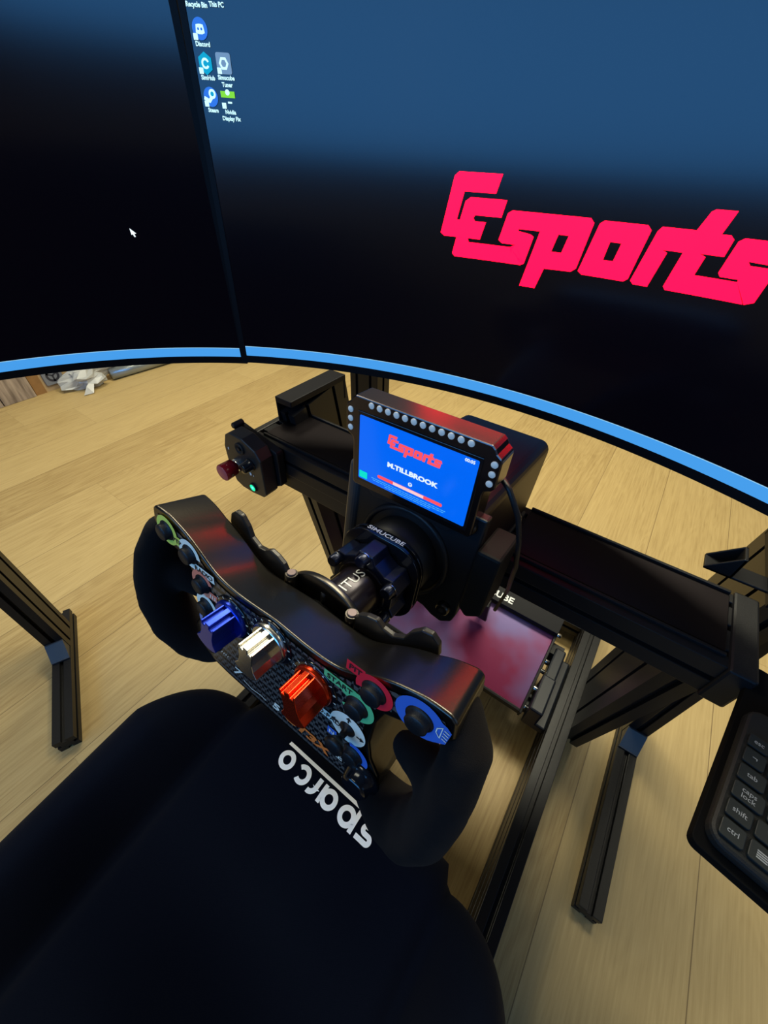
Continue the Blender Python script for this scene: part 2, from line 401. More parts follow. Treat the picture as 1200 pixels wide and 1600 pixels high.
# ------------------------------------------------------------ curved monitors
RM = .785
class Mon:
    def __init__(s, ap, psi, tau):
        s.ap = Vector(ap); s.M = Matrix.Rotation(psi, 3, 'Z') @ Matrix.Rotation(-tau, 3, 'X')
    def fr(s, p):                      # (arc metres, height, offset towards the viewer)
        ph = p[0] / RM; r = RM - p[2]
        return s.M @ Vector((r * math.sin(ph), r * math.cos(ph) - RM, p[1])) + s.ap
CEN = Mon((-.115, .562, .7236), -.018, .048)
LEF = Mon((-.891, .011, .7236), 1.319, -.05)
SW, S0, S1 = .5005, -.012, .452
def curved_box(mb, x0, x1, y0, y1, z0, z1, n=48):
    vs = []; fs = []
    for i in range(n + 1):
        x = x0 + (x1 - x0) * i / n; vs += [(x, y0, z0), (x, y1, z0), (x, y1, z1), (x, y0, z1)]
    for i in range(n):
        b = 4 * i
        for k in range(4):
            k2 = (k + 1) % 4; fs.append((b + k, b + k2, b + 4 + k2, b + 4 + k))
    fs += [(3, 2, 1, 0), (4 * n, 4 * n + 1, 4 * n + 2, 4 * n + 3)]
    return mb.add(vs, fs)
def curved_strip(mb, x0, x1, y0, y1, z, n=48, m=1):
    vs = []; fs = []
    for i in range(n + 1):
        x = x0 + (x1 - x0) * i / n
        for j in range(m + 1): vs.append((x, y0 + (y1 - y0) * j / m, z))
    for i in range(n):
        for j in range(m):
            a = i * (m + 1) + j; fs.append((a, a + m + 1, a + m + 2, a + 1))
    return mb.add(vs, fs, True)
def monitor(M, label, x0, x1, seamgap):
    base = M.fr((0, S0, 0)); root = thing('curved_monitor', label, 'monitor', base, 'curved monitors')
    mb = MB(M.fr); curved_box(mb, x0, x1, S0, S1, -.012, -.001); 
    curved_box(mb, -.26, .26, .06, .40, -.020, -.012, 20)
    mb.build('housing', BLK, root)
    mb = MB(M.fr)
    curved_box(mb, x0, x1, S0, -.0015, -.001, .001); curved_box(mb, x0, x1, S1 - .008, S1, -.001, .001)
    curved_box(mb, x0, x0 + seamgap, S0, S1, -.001, .001, 1); curved_box(mb, x1 - seamgap, x1, S0, S1, -.001, .001, 1)
    mb.build('bezel', mat('gloss_bezel', (.004, .004, .005), .5, 0, .12), root)
    mb = MB(M.fr); curved_strip(mb, x0 + seamgap, x1 - seamgap, -.0015, S1 - .008, 0, 64, 8); scr = mb.build('screen', SCREEN, root)
    mb = MB(M.fr); curved_strip(mb, x0 + seamgap + .001, x1 - seamgap - .001, .0, .0148, .0006); mb.build('taskbar', TASK, scr)
    mb = MB(M.fr); curved_strip(mb, x0 + seamgap + .001, x1 - seamgap - .001, .0148, .0157, .0006); mb.build('taskbar_edge', emis('taskbar_edge_light', (.35, .7, 1.0), .9), scr)
    # stand column behind
    mb = MB(M.fr); mb.box((-.05, .16, -.024), (.05, .26, -.018)); mb.build('mount_block', BLK, root)
    return root, scr
cen, cscr = monitor(CEN, 'large curved centre monitor showing red esports lettering above the wheel', -.508, .508, .0075)
lef, lscr = monitor(LEF, 'curved left monitor, almost black screen with blue bar along its bottom', -.517, .517, .0085)

LG = dict(
 C=[(-175,257),(-122,257),(-126,239),(-165,239),(-170,211),(-158,211),(-132,211),(-136,193),(-184,193),(-189,196),(-180,253)],
 E=[(-156,234),(-111,234),(-114,217),(-147,217),(-149,214),(-146,211),(-158,210),(-166,210),(-162,230)],
 E2=[(-167,194),(-152,193),(-150,189),(-96,189),(-90,192),(-74,175),(-78,172),(-166,172),(-170,175)],
 s=[(-102,225),(-67,225),(-64,208),(-90,208),(-90,206),(-74,204),(-70,202),(-74,174),(-78,172),(-91,178),(-96,189),(-90,192),(-107,192),(-112,195),(-107,222)],
 p=[(-69,225),(-12,225),(-7,221),(-11,177),(-16,173),(-48,172),(-53,150),(-73,150),(-64,208)],
 o=[(3,224),(47,224),(52,220),(48,175),(44,172),(-3,172),(-8,175),(-1,221)],
 r=[(61,224),(93,224),(105,205),(89,205),(70,205),(75,203),(70,171),(55,171),(51,174),(58,220)],
 t=[(92,224),(97,239),(100,241),(118,241),(114,223),(122,223),(126,220),(125,206),(104,206),(110,204),(108,188),(146,188),(160,171),(88,171),(85,174),(89,205)],
 s2=[(134,222),(171,222),(177,204),(146,205),(149,202),(166,202),(170,200),(168,174),(161,171),(146,188),(146,190),(130,190),(127,193),(130,219)])
LH = dict(p=[(-42,207),(-30,207),(-33,190),(-45,190)], o=[(16,206),(28,206),(26,189),(15,189)])
def logo(mb, sc, ox, oy, z, ccx=0, ccy=200):
    for k, v in LG.items():
        mb.poly([((x - ccx) * sc + ox, (y - ccy) * sc + oy) for x, y in v], z, [[((x - ccx) * sc + ox, (y - ccy) * sc + oy) for x, y in LH[k]]] if k in LH else ())
class FlatMB(MB):
    """collect flat first, slice into narrow columns, then bend through the frame"""
    def finish(s, fr, step=.012):
        bm = bmesh.new(); vs = [bm.verts.new(v) for v in s.v]
        for f, mi in zip(s.f, s.mi):
            try: q = bm.faces.new([vs[i] for i in f]); q.material_index = mi
            except ValueError: pass
        xs = [v[0] for v in s.v]; x = min(xs) + step
        while x < max(xs):
            bmesh.ops.bisect_plane(bm, geom=bm.verts[:] + bm.edges[:] + bm.faces[:], plane_co=(x, 0, 0), plane_no=(1, 0, 0)); x += step
        bm.verts.index_update()
        out = MB(); out.v = [tuple(fr(v.co)) for v in bm.verts]; out.f = [[v.index for v in f.verts] for f in bm.faces]; out.mi = [f.material_index for f in bm.faces]; out.sm = [False] * len(out.f)
        bm.free(); return out
fm = FlatMB(); logo(fm, .001, 0, 0, .0008, 0, 0); fm.finish(CEN.fr).build('logo_lettering', LOGO, cscr)

# desktop icons
def caption(fm, lines, x, y, size=.0058):
    for i, t in enumerate(lines): fm.text(t, size, (x, y - i * size * 1.1), .0011, bold=.035, sx=.98)
def shortcut(fm, x, y):
    fm.m = 0; fm.poly([(x - .0085, y - .0085), (x - .0035, y - .0085), (x - .0035, y - .0035), (x - .0085, y - .0035)], .0013)
def icon(x, y, kind, lines):
    fm = FlatMB(); z = .001; fm.m = 0
    caption(fm, lines, x + .0006, y - .0114, .0052)
    def disc(r, m_, cx=0, cy=0, zz=z, n=24, sq=1.0):
        fm.m = m_; fm.poly([(x + cx + r * math.cos(2 * math.pi * k / n), y + cy + sq * r * math.sin(2 * math.pi * k / n)) for k in range(n)], zz)
    ms = [ICONW, ICONB, ICONC, ICONG, ICONGR]
    if kind == 'pad':
        disc(.0085, 1); fm.m = 0
        fm.poly([(x - .005, y - .003), (x - .004, y + .003), (x - .001, y + .0035), (x + .001, y + .0035), (x + .004, y + .003), (x + .005, y - .003), (x + .002, y - .004), (x - .002, y - .004)], z + .0002)
        disc(.0011, 1, -.0018, -.0002, z + .0004); disc(.0011, 1, .0018, -.0002, z + .0004)
    if kind == 'hex':
        fm.m = 2; fm.poly([(x + .0085 * math.sin(R(60 * k)), y + .0092 * math.cos(R(60 * k))) for k in range(6)][::-1], z)
        fm.m = 0; fm.ring(.0025, .0045, (x, y), z + .0002, 20, 330, 16)
    if kind == 'tile':
        fm.m = 3; fm.poly(rrect(x - .0085, y - .0085, x + .0085, y + .0085, .002), z)
        fm.m = 0; fm.ring(.0032, .0056, (x, y), z + .0002, 0, 360, 6)
    if kind == 'crank':
        disc(.0085, 1); disc(.0042, 0, .0022, .0026, z + .0002); disc(.002, 2, .0022, .0026, z + .0004)
        fm.m = 0; fm.stroke([(x - .008, y - .001), (x - .002, y - .0035), (x + .0015, y)], .0032, z + .0003)
    if kind == 'bar':
        fm.m = 4; fm.poly([(x - .0085, y + .001), (x + .0085, y + .001), (x + .0085, y + .0065), (x - .0085, y + .0065)], z)
        disc(.0026, 0, 0, .0055, z + .0003); fm.m = 0; fm.stroke([(x - .001, y - .003), (x + .004, y - .003)], .0016, z)
    if kind == 'bin':
        fm.m = 3; fm.poly([(x - .005, y - .007), (x + .005, y - .007), (x + .007, y + .007), (x - .007, y + .007)], z)
    if kind == 'pc':
        fm.m = 2; fm.poly(rrect(x - .008, y - .004, x + .008, y + .007, .001), z); fm.m = 0; fm.stroke([(x - .004, y - .006), (x + .004, y - .006)], .0015, z)
    if kind != 'pc' and kind != 'bin': shortcut(fm, x, y)
    fm.finish(CEN.fr).build('desktop_icon', ms, cscr)
icon(-.4885, .3905, 'bin', ['Recycle Bin']); icon(-.4665, .3915, 'pc', ['This PC'])
icon(-.4885, .3622, 'pad', ['Discord']); icon(-.4885, .3362, 'hex', ['SimHub']); icon(-.467, .3372, 'tile', ['Simucube', 'Tuner'])
icon(-.4885, .3092, 'crank', ['Steam']); icon(-.4675, .3085, 'bar', ['Nvidia', 'Display Fix'])
# bright glint on the left screen, painted as a glowing pointer shape
fm = FlatMB(); cx, cy = .3925, .1825
fm.poly([(cx - .003, cy + .005), (cx + .004, cy - .001), (cx + .001, cy - .0015), (cx + .002, cy - .005), (cx, cy - .0055), (cx - .001, cy - .002), (cx - .003, cy - .003)], .001)
fm.finish(LEF.fr).build('screen_glint', emis('glint_white_light', (.8, .95, 1), 1.3), lscr)

# ------------------------------------------------------------ rig frame
AX = -.137
cab = thing('cockpit_frame', 'black aluminium profile racing cockpit frame standing on the wooden floor', 'frame', (AX, .3, 0))
mb = MB(); profile(mb, (-.575, .438, .570), (.222, .438, .570), (0, 1, 0), .118, .058, 3, 1)
mb.build('crossbeam', ALU, cab, bevel=.0012)
mb = MB(); mb.box((.197, .374, .538), (.224, .502, .602)); mb.build('beam_end_cap', BLK, cab, bevel=.003)
mb = MB(); mb.box((-.5755, .376, .540), (-.562, .500, .601)); mb.build('beam_end_cap', BLK, cab, bevel=.002)
for x0_, x1_ in ((-.548, -.205), (-.065, .193)):
    for y_ in (.3925, .4955):
        mb = MB(); mb.box((x0_, y_ - .0022, .5985), (x1_, y_ + .0022, .6035)); mb.build('shelf_lip', ALU, cab, bevel=.0006)
mb = MB(); mb.box((-.548, .398, .5985), (-.205, .490, .6010)); mb.build('shelf_plate', mat('matt_black_panel', (.022, .018, .020), .36, .9, .4), cab, bevel=.001)
mb = MB(); mb.box((-.065, .398, .5985), (.193, .490, .6010)); mb.build('shelf_plate', MATS['matt_black_panel'], cab, bevel=.001)
mb = MB(); mb.box((-.56, .381, .508), (-.215, .40, .541)); mb.build('lower_beam', ALU, cab, bevel=.001)
for s in (-1, 1):
    x = AX + s * .322 + (0 if s > 0 else .0)
    # leaning upright slab: 160 deep, 40 wide
    def up(mb, x, yb, zb, yt, zt, dep=.15):
        p0 = Vector((x, yb + dep / 2, zb)); p1 = Vector((x, yt + dep / 2, zt)); profile(mb, p0, p1, (0, 1, 0), dep, .040, 2, 1)
    mb = MB(); up(mb, AX + s * .322, .487, .05, .392, .540); mb.build('lower_upright', ALU, cab, bevel=.001)
for ux, uy in ((-.5415, .522), (.250, .575)):
    mb = MB(); profile(mb, (ux, uy + .043, .40), (ux, uy + .001, .634), (0, 1, 0), .155, .040, 2, 1); mb.build('upper_upright', ALU, cab, bevel=.001)
    mb = MB(); mb.box((ux - .021, uy - .079, .640), (ux + .021, uy + .079, .652)); mb.box((ux - .021, uy - .079, .60), (ux - .017, uy + .079, .642)); mb.box((ux - .021, uy + .073, .60), (ux + .021, uy + .079, .642)); mb.build('upright_cap', mat('cap_black', (.005, .005, .007), .5, 0, .12), cab, bevel=.0015)
mb = MB(frame(Vector((.192, .520, .602)), Vector((-1, 0, 0)), Vector((0, 0, 1)), Vector((0, 1, 0))))
for a_, b_ in ((0, .003), (.025, .028)): mb.prism([(0, 0), (.032, 0), (.032, .004), (.004, .036), (0, .036)], a_, b_)
mb.box((0, 0, 0), (.004, .036, .028)); mb.box((-.042, 0, 0), (.032, .004, .028)); mb.build('corner_bracket', ALU, cab, bevel=.001)
for s in (-1, 1):
    x = AX + s * .283
    mb = MB(); profile(mb, (x, -.55, .07), (x, .86, .07), (0, 0, 1), .12, .040, 3, 1); mb.build('base_rail', ALU, cab, bevel=.001)
mb = MB(); profile(mb, (-.40, .80, .06), (.126, .80, .06), (0, 0, 1), .04, .08, 1, 2); mb.build('base_crossbar', ALU, cab, bevel=.001)
mb = MB(); profile(mb, (-.40, -.30, .11), (.126, -.30, .11), (0, 0, 1), .04, .04); mb.build('base_crossbar', ALU, cab, bevel=.001)
mb = MB(); profile(mb, (-.40, -.05, .11), (.126, -.05, .11), (0, 0, 1), .04, .04); mb.build('base_crossbar', ALU, cab, bevel=.001)
for x in (-.42, .146):
    for y in (-.5, .82):
        mb = MB(); mb.lathe([(.02, 0), (.022, .004), (.012, .010), (.008, .012)], (x, y, 0), 16); mb.build('levelling_foot', BLK, cab)
mb = MB(); mb.box((.078, .44, .09), (.106, .53, .165)); mb.box((.082, .53, .10), (.106, .62, .150)); mb.box((.098, .44, .09), (.1255, .62, .115))
mb.build('rail_bracket', mat('blue_black_plastic', (.004, .006, .012), .45, 0, .3), cab, bevel=.004)
mb = MB(); mb.lathe([(.006, .072), (.006, .078)], (0, .50, .14), 12, 'x'); mb.build('bracket_screw', CHROME, cab)
mb = MB(); mb.lathe([(.006, .166), (.006, .172)], (0, .456, .075), 14, 'x'); mb.build('corner_bolt', CHROME, cab)

# ------------------------------------------------------------ pedal base plate
ped = thing('pedal_plate', 'glossy dark pedal plate with white printed rear bar, below the wheel base', 'plate', (AX, .55, .12))
PT = math.atan2(.062, .20)
PF = frame(Vector((0, .450, .118)), Vector((1, 0, 0)), Vector((0, math.cos(PT), math.sin(PT))), Vector((0, -math.sin(PT), math.cos(PT))))
PX0, PX1, PL = -.335, .0665, .205
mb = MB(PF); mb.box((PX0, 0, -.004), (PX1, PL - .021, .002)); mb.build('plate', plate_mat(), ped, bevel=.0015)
mb = MB(PF); mb.box((PX0, -.006, -.030), (PX1, 0, .006)); mb.build('front_lip', ALU, ped, bevel=.001)
mb = MB(PF); mb.box((PX1, -.008, -.034), (PX1 + .005, PL + .03, .008)); mb.build('side_lip', ALU, ped, bevel=.001)
mb = MB(PF); mb.box((PX0, PL - .020, -.02), (PX1 + .004, PL + .034, .022)); mb.build('rear_bar', MATS['cap_black'], ped, bevel=.001)
mb = MB(PF); mb.text('SIMUCUBE', .022, (-.046, PL - .002), .0226, bold=.03, sx=1.15, align='RIGHT'); mb.build('lettering', WHITE, ped)
for y in (.012, .10, .125, .195):
    mb = MB(PF); mb.lathe([(.0055, PX1 + .005), (.0055, PX1 + .013), (.004, PX1 + .014)], (0, y, -.01), 10, 'x'); mb.build('bolt', CHROME, ped)
for x in (-.24, -.17, -.10):     # pedals, hidden below the wheel base
    mb = MB(PF); mb.box((x - .012, .15, .002), (x + .012, .17, .05)); mb.box((x - .02, .125, .02), (x + .02, .132, .12)); mb.build('pedal', ALU, ped, bevel=.002)
# supports below
mb = MB(); mb.box((-.38, .47, .075), (.10, .50, .108)); mb.box((-.38, .60, .09), (.10, .63, .145)); mb.build('plate_support', ALU, ped)

# ------------------------------------------------------------ shaft frame shared by base and wheel
TH = R(11)
UA = Vector((1, 0, 0)); VA = Vector((0, math.sin(TH), math.cos(TH))); NA_ = Vector((0, -math.cos(TH), math.sin(TH)))
W0 = Vector((-.137, .0646, .7243))
WF = frame(W0, UA, VA, NA_)            # local (u, v, n) with n towards the driver

base = thing('wheel_base', 'black direct drive wheel base bolted on the crossbeam behind the wheel', 'motor', tuple(WF((0, -.08, -.22))))
mb = MB(WF); mb.prism(rrect(-.066, -.042, .066, .076, .014), -.425, -.19); mb.build('motor_housing', mat('motor_casing', (.030, .020, .024), .46, .9, .4), base, bevel=.004, seg=3)
mb = MB(WF); mb.prism(rrect(-.069, -.046, .069, -.038, .003), -.43, -.19); mb.build('housing_base', BLK, base, bevel=.002)
mb = MB(frame(WF((.0665, -.035, -.30)), -NA_, VA, UA)); mb.text('SIMUCUBE', .012, (0, 0), .0004, bold=.02); mb.build('side_lettering', mat('grey_print', (.25, .25, .25), .5), base)
plate = [(-.080, .075), (.074, .075), (.074, -.045), (.071, -.058), (.060, -.066), (.048, -.064), (.036, -.058), (-.05, -.050), (-.074, -.048), (-.080, -.042)]
mb = MB(WF); mb.prism(plate, -.19, -.177); mb.build('mounting_plate', mat('mount_plate_black', (.007, .007, .008), .40, 0, .3), base, bevel=.002)
mb = MB(WF); mb.prism([(-.080, .078), (-.063, .078), (-.063, -.050), (-.080, -.046)], -.20, -.173)
mb.build('plate_flange', mat('grey_black_coating', (.030, .029, .030), .42), base, bevel=.007, seg=4)
mb = MB(WF); mb.prism([(.074, .046), (.098, .046), (.098, -.026), (.084, -.036), (.074, -.028)], -.225, -.172); mb.build('side_bracket', mat('side_bracket_black', (.005, .005, .005), .6, 0, .12), base, bevel=.003)
for u, v in ((.060, -.042), (-.066, -.036), (.060, .064)):
    mb = MB(WF); mb.lathe([(.0075, -.177), (.0075, -.171), (.0062, -.1695)], (u, v, 0), 20); mb.m = 1; mb.lathe([(.0032, -.1695), (.0032, -.1693)], (u, v, 0), 6, smooth=False); mb.build('plate_bolt', [ALUSAT, SLOT], base)
mb = MB(WF); mb.lathe([(.053, -.177), (.053, -.174), (.049, -.172), (.047, -.176)], seg=48); mb.build('plate_ring', BLK, base)
mb = MB(WF); mb.lathe([(.040, -.177), (.040, -.151), (.037, -.1475)], seg=48); mb.build('motor_shaft', BLK, base)

# ------------------------------------------------------------ steering wheel (with its quick release)
whl = thing('steering_wheel', 'black suede racing steering wheel with coloured button rings and three rotary knobs', 'steering wheel', tuple(W0))
HALF = [(0, 48.5), (15, 47.5), (30, 46.5), (45, 47), (57, 49.5), (66, 54), (76, 61), (88, 68.5), (100, 73.5), (113, 76.5), (127, 76), (131, 73), (133, 60), (128, 51), (118, 45), (104, 43.5), (93, 38), (88.5, 22), (87.5, -3), (91, -20), (99, -33), (101, -47), (94, -62), (78, -72), (60, -74), (0, -74)]
HALF = [(x / 1000, y / 1000) for x, y in HALF]
def smooth_out(h, idx0, idx1, n=3):
    """Catmull-Rom through the wavy top part"""
    out = []
    for i in range(len(h) - 1):
        p1, p2 = h[i], h[i + 1]
        if idx0 <= i < idx1:
            p0 = h[i - 1] if i else (-h[1][0], h[1][1]); p3 = h[min(i + 2, len(h) - 1)]
            for k in range(n + 1):
                t = k / (n + 1)
                out.append(tuple(.5 * (2 * p1[j] + (p2[j] - p0[j]) * t + (2 * p0[j] - 5 * p1[j] + 4 * p2[j] - p3[j]) * t * t + (3 * p1[j] - p0[j] - 3 * p2[j] + p3[j]) * t ** 3) for j in (0, 1)))
        else: out.append(p1)
    out.append(h[-1]); return out
hs = smooth_out(HALF, 0, 10)
body = hs[:-1] + [hs[-1]] + [(-x, y) for x, y in hs[::-1][1:-1]]
mb = MB(WF); mb.prism(body, -.042, 0)
nb = len(body)
for i in range(nb):                       # the rear edge sits a little lower: the top strip slopes away from the driver
    p = Vector(mb.v[i]); lv_ = (p - W0).dot(VA)
    lu_ = abs((p - W0).dot(UA))
    if lv_ > .03: mb.v[i] = tuple(p - VA * (.0158 - .0085 * min(1, max(0, (lu_ - .100) / .028))))
mb.sm = [False, False] + [True] * (len(mb.f) - 2)
bo = mb.build('wheel_body', ALUSAT, whl, bevel=.0022, seg=2)
bo.modifiers['bevel'].harden_normals = True
def inset(o, d):
    n = len(o); r = []
    for i in range(n):
        a, b, c = Vector(o[i - 1]), Vector(o[i]), Vector(o[(i + 1) % n]); d1 = (b - a).normalized(); d2 = (c - b).normalized()
        nn = Vector((-(d1.y + d2.y), d1.x + d2.x)); nn = nn.normalized() if nn.length > 1e-6 else Vector((-d1.y, d1.x))
        r.append(tuple(b - nn * d))
    return r
ar = sum(body[i][0] * body[(i + 1) % len(body)][1] - body[(i + 1) % len(body)][0] * body[i][1] for i in range(len(body)))
mb = MB(WF); mb.poly(inset(body, .0065 if ar < 0 else -.0065), .0006); mb.build('face_panel', CARBON, whl)

# grips
def grip(s):
    mb = MB(WF)
    P = [(112, 52), (127, 55), (140, 42), (141.5, 22), (141, 0), (139.5, -25), (131, -54), (113, -73), (94, -76), (80, -69)]
    Rd = [9, 12, 14, 14.5, 15.5, 16.5, 17.5, 16, 13, 10]; Nz = [-22, -21, -11, -1, 3, 4, 1, -5, -11, -14]
    mb.tube([(s * x / 1000, y / 1000, n / 1000) for (x, y), n in zip(P, Nz)], [r / 1000 for r in Rd], 18, flat=1.30)
    mb.tube([(s * .142, .010, -.004), (s * .124, .000, -.012), (s * .108, -.010, -.018), (s * .098, -.014, -.021)], [.014, .0145, .0115, .007], 14)
    o = mb.build('grip', SUEDE, whl)
    rm = o.modifiers.new('weld', 'REMESH'); rm.mode = 'VOXEL'; rm.voxel_size = .0032; rm.use_smooth_shade = True
    sm = o.modifiers.new('soften', 'SMOOTH'); sm.iterations = 8; sm.factor = .6
for s in (-1, 1): grip(s)

# buttons with printed rings
YEL = mat('yellow_green_print', (.78, .76, .10), .5); PWH = mat('button_white_print', (.98, .88, .68), .5); SAL = mat('salmon_print', (.95, .22, .12), .5)
PBL = mat('blue_print', (.05, .15, .55), .5); PRD = mat('red_print', (.95, .015, .03), .5); PGR = mat('green_print', (.14, .55, .20), .5); INK = mat('dark_ink', (.01, .01, .01), .6); PGY = mat('lilac_print', (.22, .25, .45), .5)
PORG = mat('orange_print', (.95, .20, .03), .5)
def button(u, v, ringm=None, txt=None, tu=0, tv=0, rot=0, a0=0, a1=360, tw=.022, th=.0072, size=.0062, ink=None, r=.0068):
    u /= 1000; v /= 1000
    mb = MB(WF); mb.lathe([(.0085, .0005), (.0085, .0018), (.0078, .0024), (r, .0026), (r, .0060), (r - .0008, .0068), (.0001, .0070)], (u, v, 0), 28)
    b = mb.build('push_button', BLK, whl)
    if ringm:
        mb = MB(WF); mb.ring(.0084, .0128, (u, v), .0016, a0, a1)
        if txt:
            c, s_ = math.cos(R(rot)), math.sin(R(rot)); cx, cy = u + tu / 1000, v + tv / 1000
            mb.poly([(cx + x * c - y * s_, cy + x * s_ + y * c) for x, y in ((-tw / 2, -th / 2), (tw / 2, -th / 2), (tw / 2, th / 2), (-tw / 2, th / 2))], .0015)
            mb.m = 1; mb.text(txt, size, (cx, cy), .0019, bold=.015, rot=rot, sx=1.1)
        mb.build('button_label', [ringm, ink or INK], b)
    return b
button(-112.5, 61, YEL, 'PTP', 12, -4, 0, 0, 360, .016, .009, .0062)
button(-86, 53, PWH, 'RADIO', 15, -9.5, 0, 0, 300, .024, .0075)
b = button(-75, 30, SAL, ' ', 17, -6.5, 0, 20, 340, .022, .0075, ink=PWH)
mb = MB(WF)
for k in range(7): mb.stroke([(-.0665 + k * .0027, .0215), (-.0655 + k * .0027, .0258)], .0009, .0019)
mb.build('label_strokes', PWH, b)
button(-74, 6, PWH, None, a0=-60, a1=200)
button(-75, -16, PGY, None, a0=20, a1=200)
button(-72, -38)
button(84, 54, PRD, 'PIT', -14, 7.5, 0, -120, 200, .013, .0085)
button(75, 29, PGR, 'START', -14.5, 9, 0, -150, 160, .025, .0078)
button(78, -27, PBL, 'N', -19, 6, 0, -80, 110, .008, .008, ink=PWH)
# headlight button: eye shaped blue plate
b = button(112.5, 60)
mb = MB(WF); c = (.1125, .060)
eye = [(c[0] + .0150 * math.cos(R(a)), c[1] + .0145 * math.sin(R(a))) for a in range(40, 326, 13)] + [(.1290, .0545), (.1300, .066), (.127, .0685)]
hole = [(c[0] + .0085 * math.cos(R(a)), c[1] + .0085 * math.sin(R(a))) for a in range(0, 360, 15)]
mb.poly(eye, .0014, [hole]); mb.m = 1
mb.stroke([(.1252, .0570), (.1226, .0600), (.1226, .0634), (.1252, .0664), (.1252, .0570)], .0006, .0018)
for k in range(4): mb.stroke([(.1262, .0580 + k * .0025), (.1292, .0572 + k * .0025)], .0006, .0018)
mb.build('button_label', [PBL, PWH], b)
# joystick pad
mb = MB(WF); mb.ring(.0062, .0145, (.071, -.002), .0016); mb.poly([(.047, -.0085), (.066, -.0085), (.066, -.0015), (.047, -.0015)], .0015); mb.m = 1
mb.text('D-PAD', .0062, (.0555, -.005), .0019, bold=.015, sx=1.05)
for a in (0, 90, 180):
    c_, s_ = math.cos(R(a)), math.sin(R(a)); q = (.071 + .0105 * c_, -.002 + .0105 * s_)
    mb.poly([(q[0] + .0032 * c_, q[1] + .0032 * s_), (q[0] - .0022 * s_, q[1] + .0022 * c_), (q[0] + .0022 * s_, q[1] - .0022 * c_)], .0019)
    mb.stroke([(q[0] - .003 * c_, q[1] - .003 * s_), q], .0012, .0019)
jl = mb.build('joystick_label', [PWH, INK], whl)
mb = MB(WF); mb.lathe([(.0065, .0005), (.006, .0025), (.0026, .004), (.0022, .009), (.0048, .011), (.0072, .0135), (.0075, .0155), (.006, .017), (.0001, .0173)], (.071, -.002, 0), 24); mb.build('joystick', BLK, whl)
# small rotary lower right
mb = MB(WF); mb.lathe([(.0145, .0005), (.0145, .003), (.0115, .004), (.0105, .010), (.009, .012), (.0001, .0122)], (.088, -.045, 0), 32); mb.build('small_rotary', GLOSS, whl)
mb = MB(WF); mb.text('REV', .0085, (.0685, -.0455), .0016, bold=.02, sx=1.1); mb.build('rev_lettering', PWH, whl)

# three rotary knobs
def knob(u, v, mt, rot, name, num):
    fr = lambda p: WF((u + p[0] * math.cos(rot) - p[1] * math.sin(rot), v + p[0] * math.sin(rot) + p[1] * math.cos(rot), p[2]))
    mb = MB(fr); mb.lathe([(.0190, .0005), (.0190, .0015), (.0178, .0022), (.0001, .0024)], seg=40)
    kb = mb.build('knob_base', GLOSS, whl)
    mb = MB(fr); mb.lathe([(.0160, .0022), (.0160, .0040), (.0152, .0052), (.0146, .0056)], seg=40)
    out = []
    # waisted fin: round at the back and front, deep scoops on both sides, three ridges on the pointer end
    for a in range(60, 121, 10): out.append((.0150 * math.cos(R(a)), .0150 * math.sin(R(a))))
    out = [(.0068, .0134), (.0052, .0134), (.0052, .0108), (.0022, .0108), (.0022, .0146), (-.0022, .0146), (-.0022, .0108), (-.0052, .0108), (-.0052, .0134), (-.0068, .0134)]
    out += [(-.0062, .007), (-.0060, .001), (-.0072, -.005), (-.0105, -.0095)]
    for a in range(225, 316, 10): out.append((.0148 * math.cos(R(a)), .0148 * math.sin(R(a))))
    out += [(.0105, -.0095), (.0072, -.005), (.0060, .001), (.0062, .007)]
    mb.prism(out, .005, .0235)
    k_ = mb.build('rotary_knob', mt, whl, bevel=.0006)
    mb = MB(WF); mb.m = 0
    for i in range(num):
        a = R(90 - (i - (num - 1) / 2) * 24); mb.text(str(i + 1), .0034, (u + .0182 * math.cos(a), v + .0182 * math.sin(a)), .0027, rot=math.degrees(a) - 90)
    mb.build('knob_numbers', PWH, kb)
knob(-.041, .0185, ANOBLUE, R(-12), 'blue', 9)
knob(.0005, .0270, ANOSILVER, R(-4), 'silver', 9)
knob(.041, .0180, ANORED, R(14), 'red', 9)
# face lettering
mb = MB(WF); mb.text('5', .0125, (.0025, -.053), .0016, bold=.04, shear=.2, sx=1.2); mb.text('7', .0150, (-.0455, -.052), .0016, bold=.01, shear=.3, sx=1.3)
mb.stroke([(-.036, -.056), (-.026, -.0585), (-.015, -.056), (-.009, -.0570)], .0008, .0016)
mb.build('white_lettering', PWH, whl)
mb = MB(WF)
for k in range(9): mb.stroke([(-.076 + k * .0026, -.0420), (-.0747 + k * .0026, -.0400)], .0007, .0016)
mb.build('small_marking', PWH, whl)
mb = MB(WF); mb.text('GT3X', .0140, (.034, -.053), .0016, bold=.045, shear=.3, sx=1.3); mb.build('orange_lettering', PORG, whl)

# paddles
def paddle(s):
    o = [(-.101, .052), (-.099, .061), (-.093, .066), (-.086, .065), (-.079, .057), (-.075, .048), (-.067, .043), (-.059, .044), (-.053, .048), (-.045, .046), (-.038, .042), (-.033, .034), (-.028, .032), (-.028, .000), (-.060, -.004), (-.094, .020)]
    mb = MB(WF); mb.prism([(s * -x, y) for x, y in o], -.050, -.045); p = mb.build('shift_paddle', mat('paddle_black', (.02, .017, .015), .35, .4), whl, bevel=.0012)
    mb = MB(WF); mb.lathe([(.0055, .012), (.0055, .035), (.0050, .036)], (s * .031, 0, -.0475), 18, 'y'); mb.build('paddle_pivot', ALUSAT, p)
    mb = MB(WF); mb.lathe([(.0038, .036), (.0038, .0370), (.0034, .0374)], (s * .031, 0, -.0475), 14, 'y'); mb.build('paddle_screw', mat('dull_screw_steel', (.16, .12, .12), .5, .7), p)
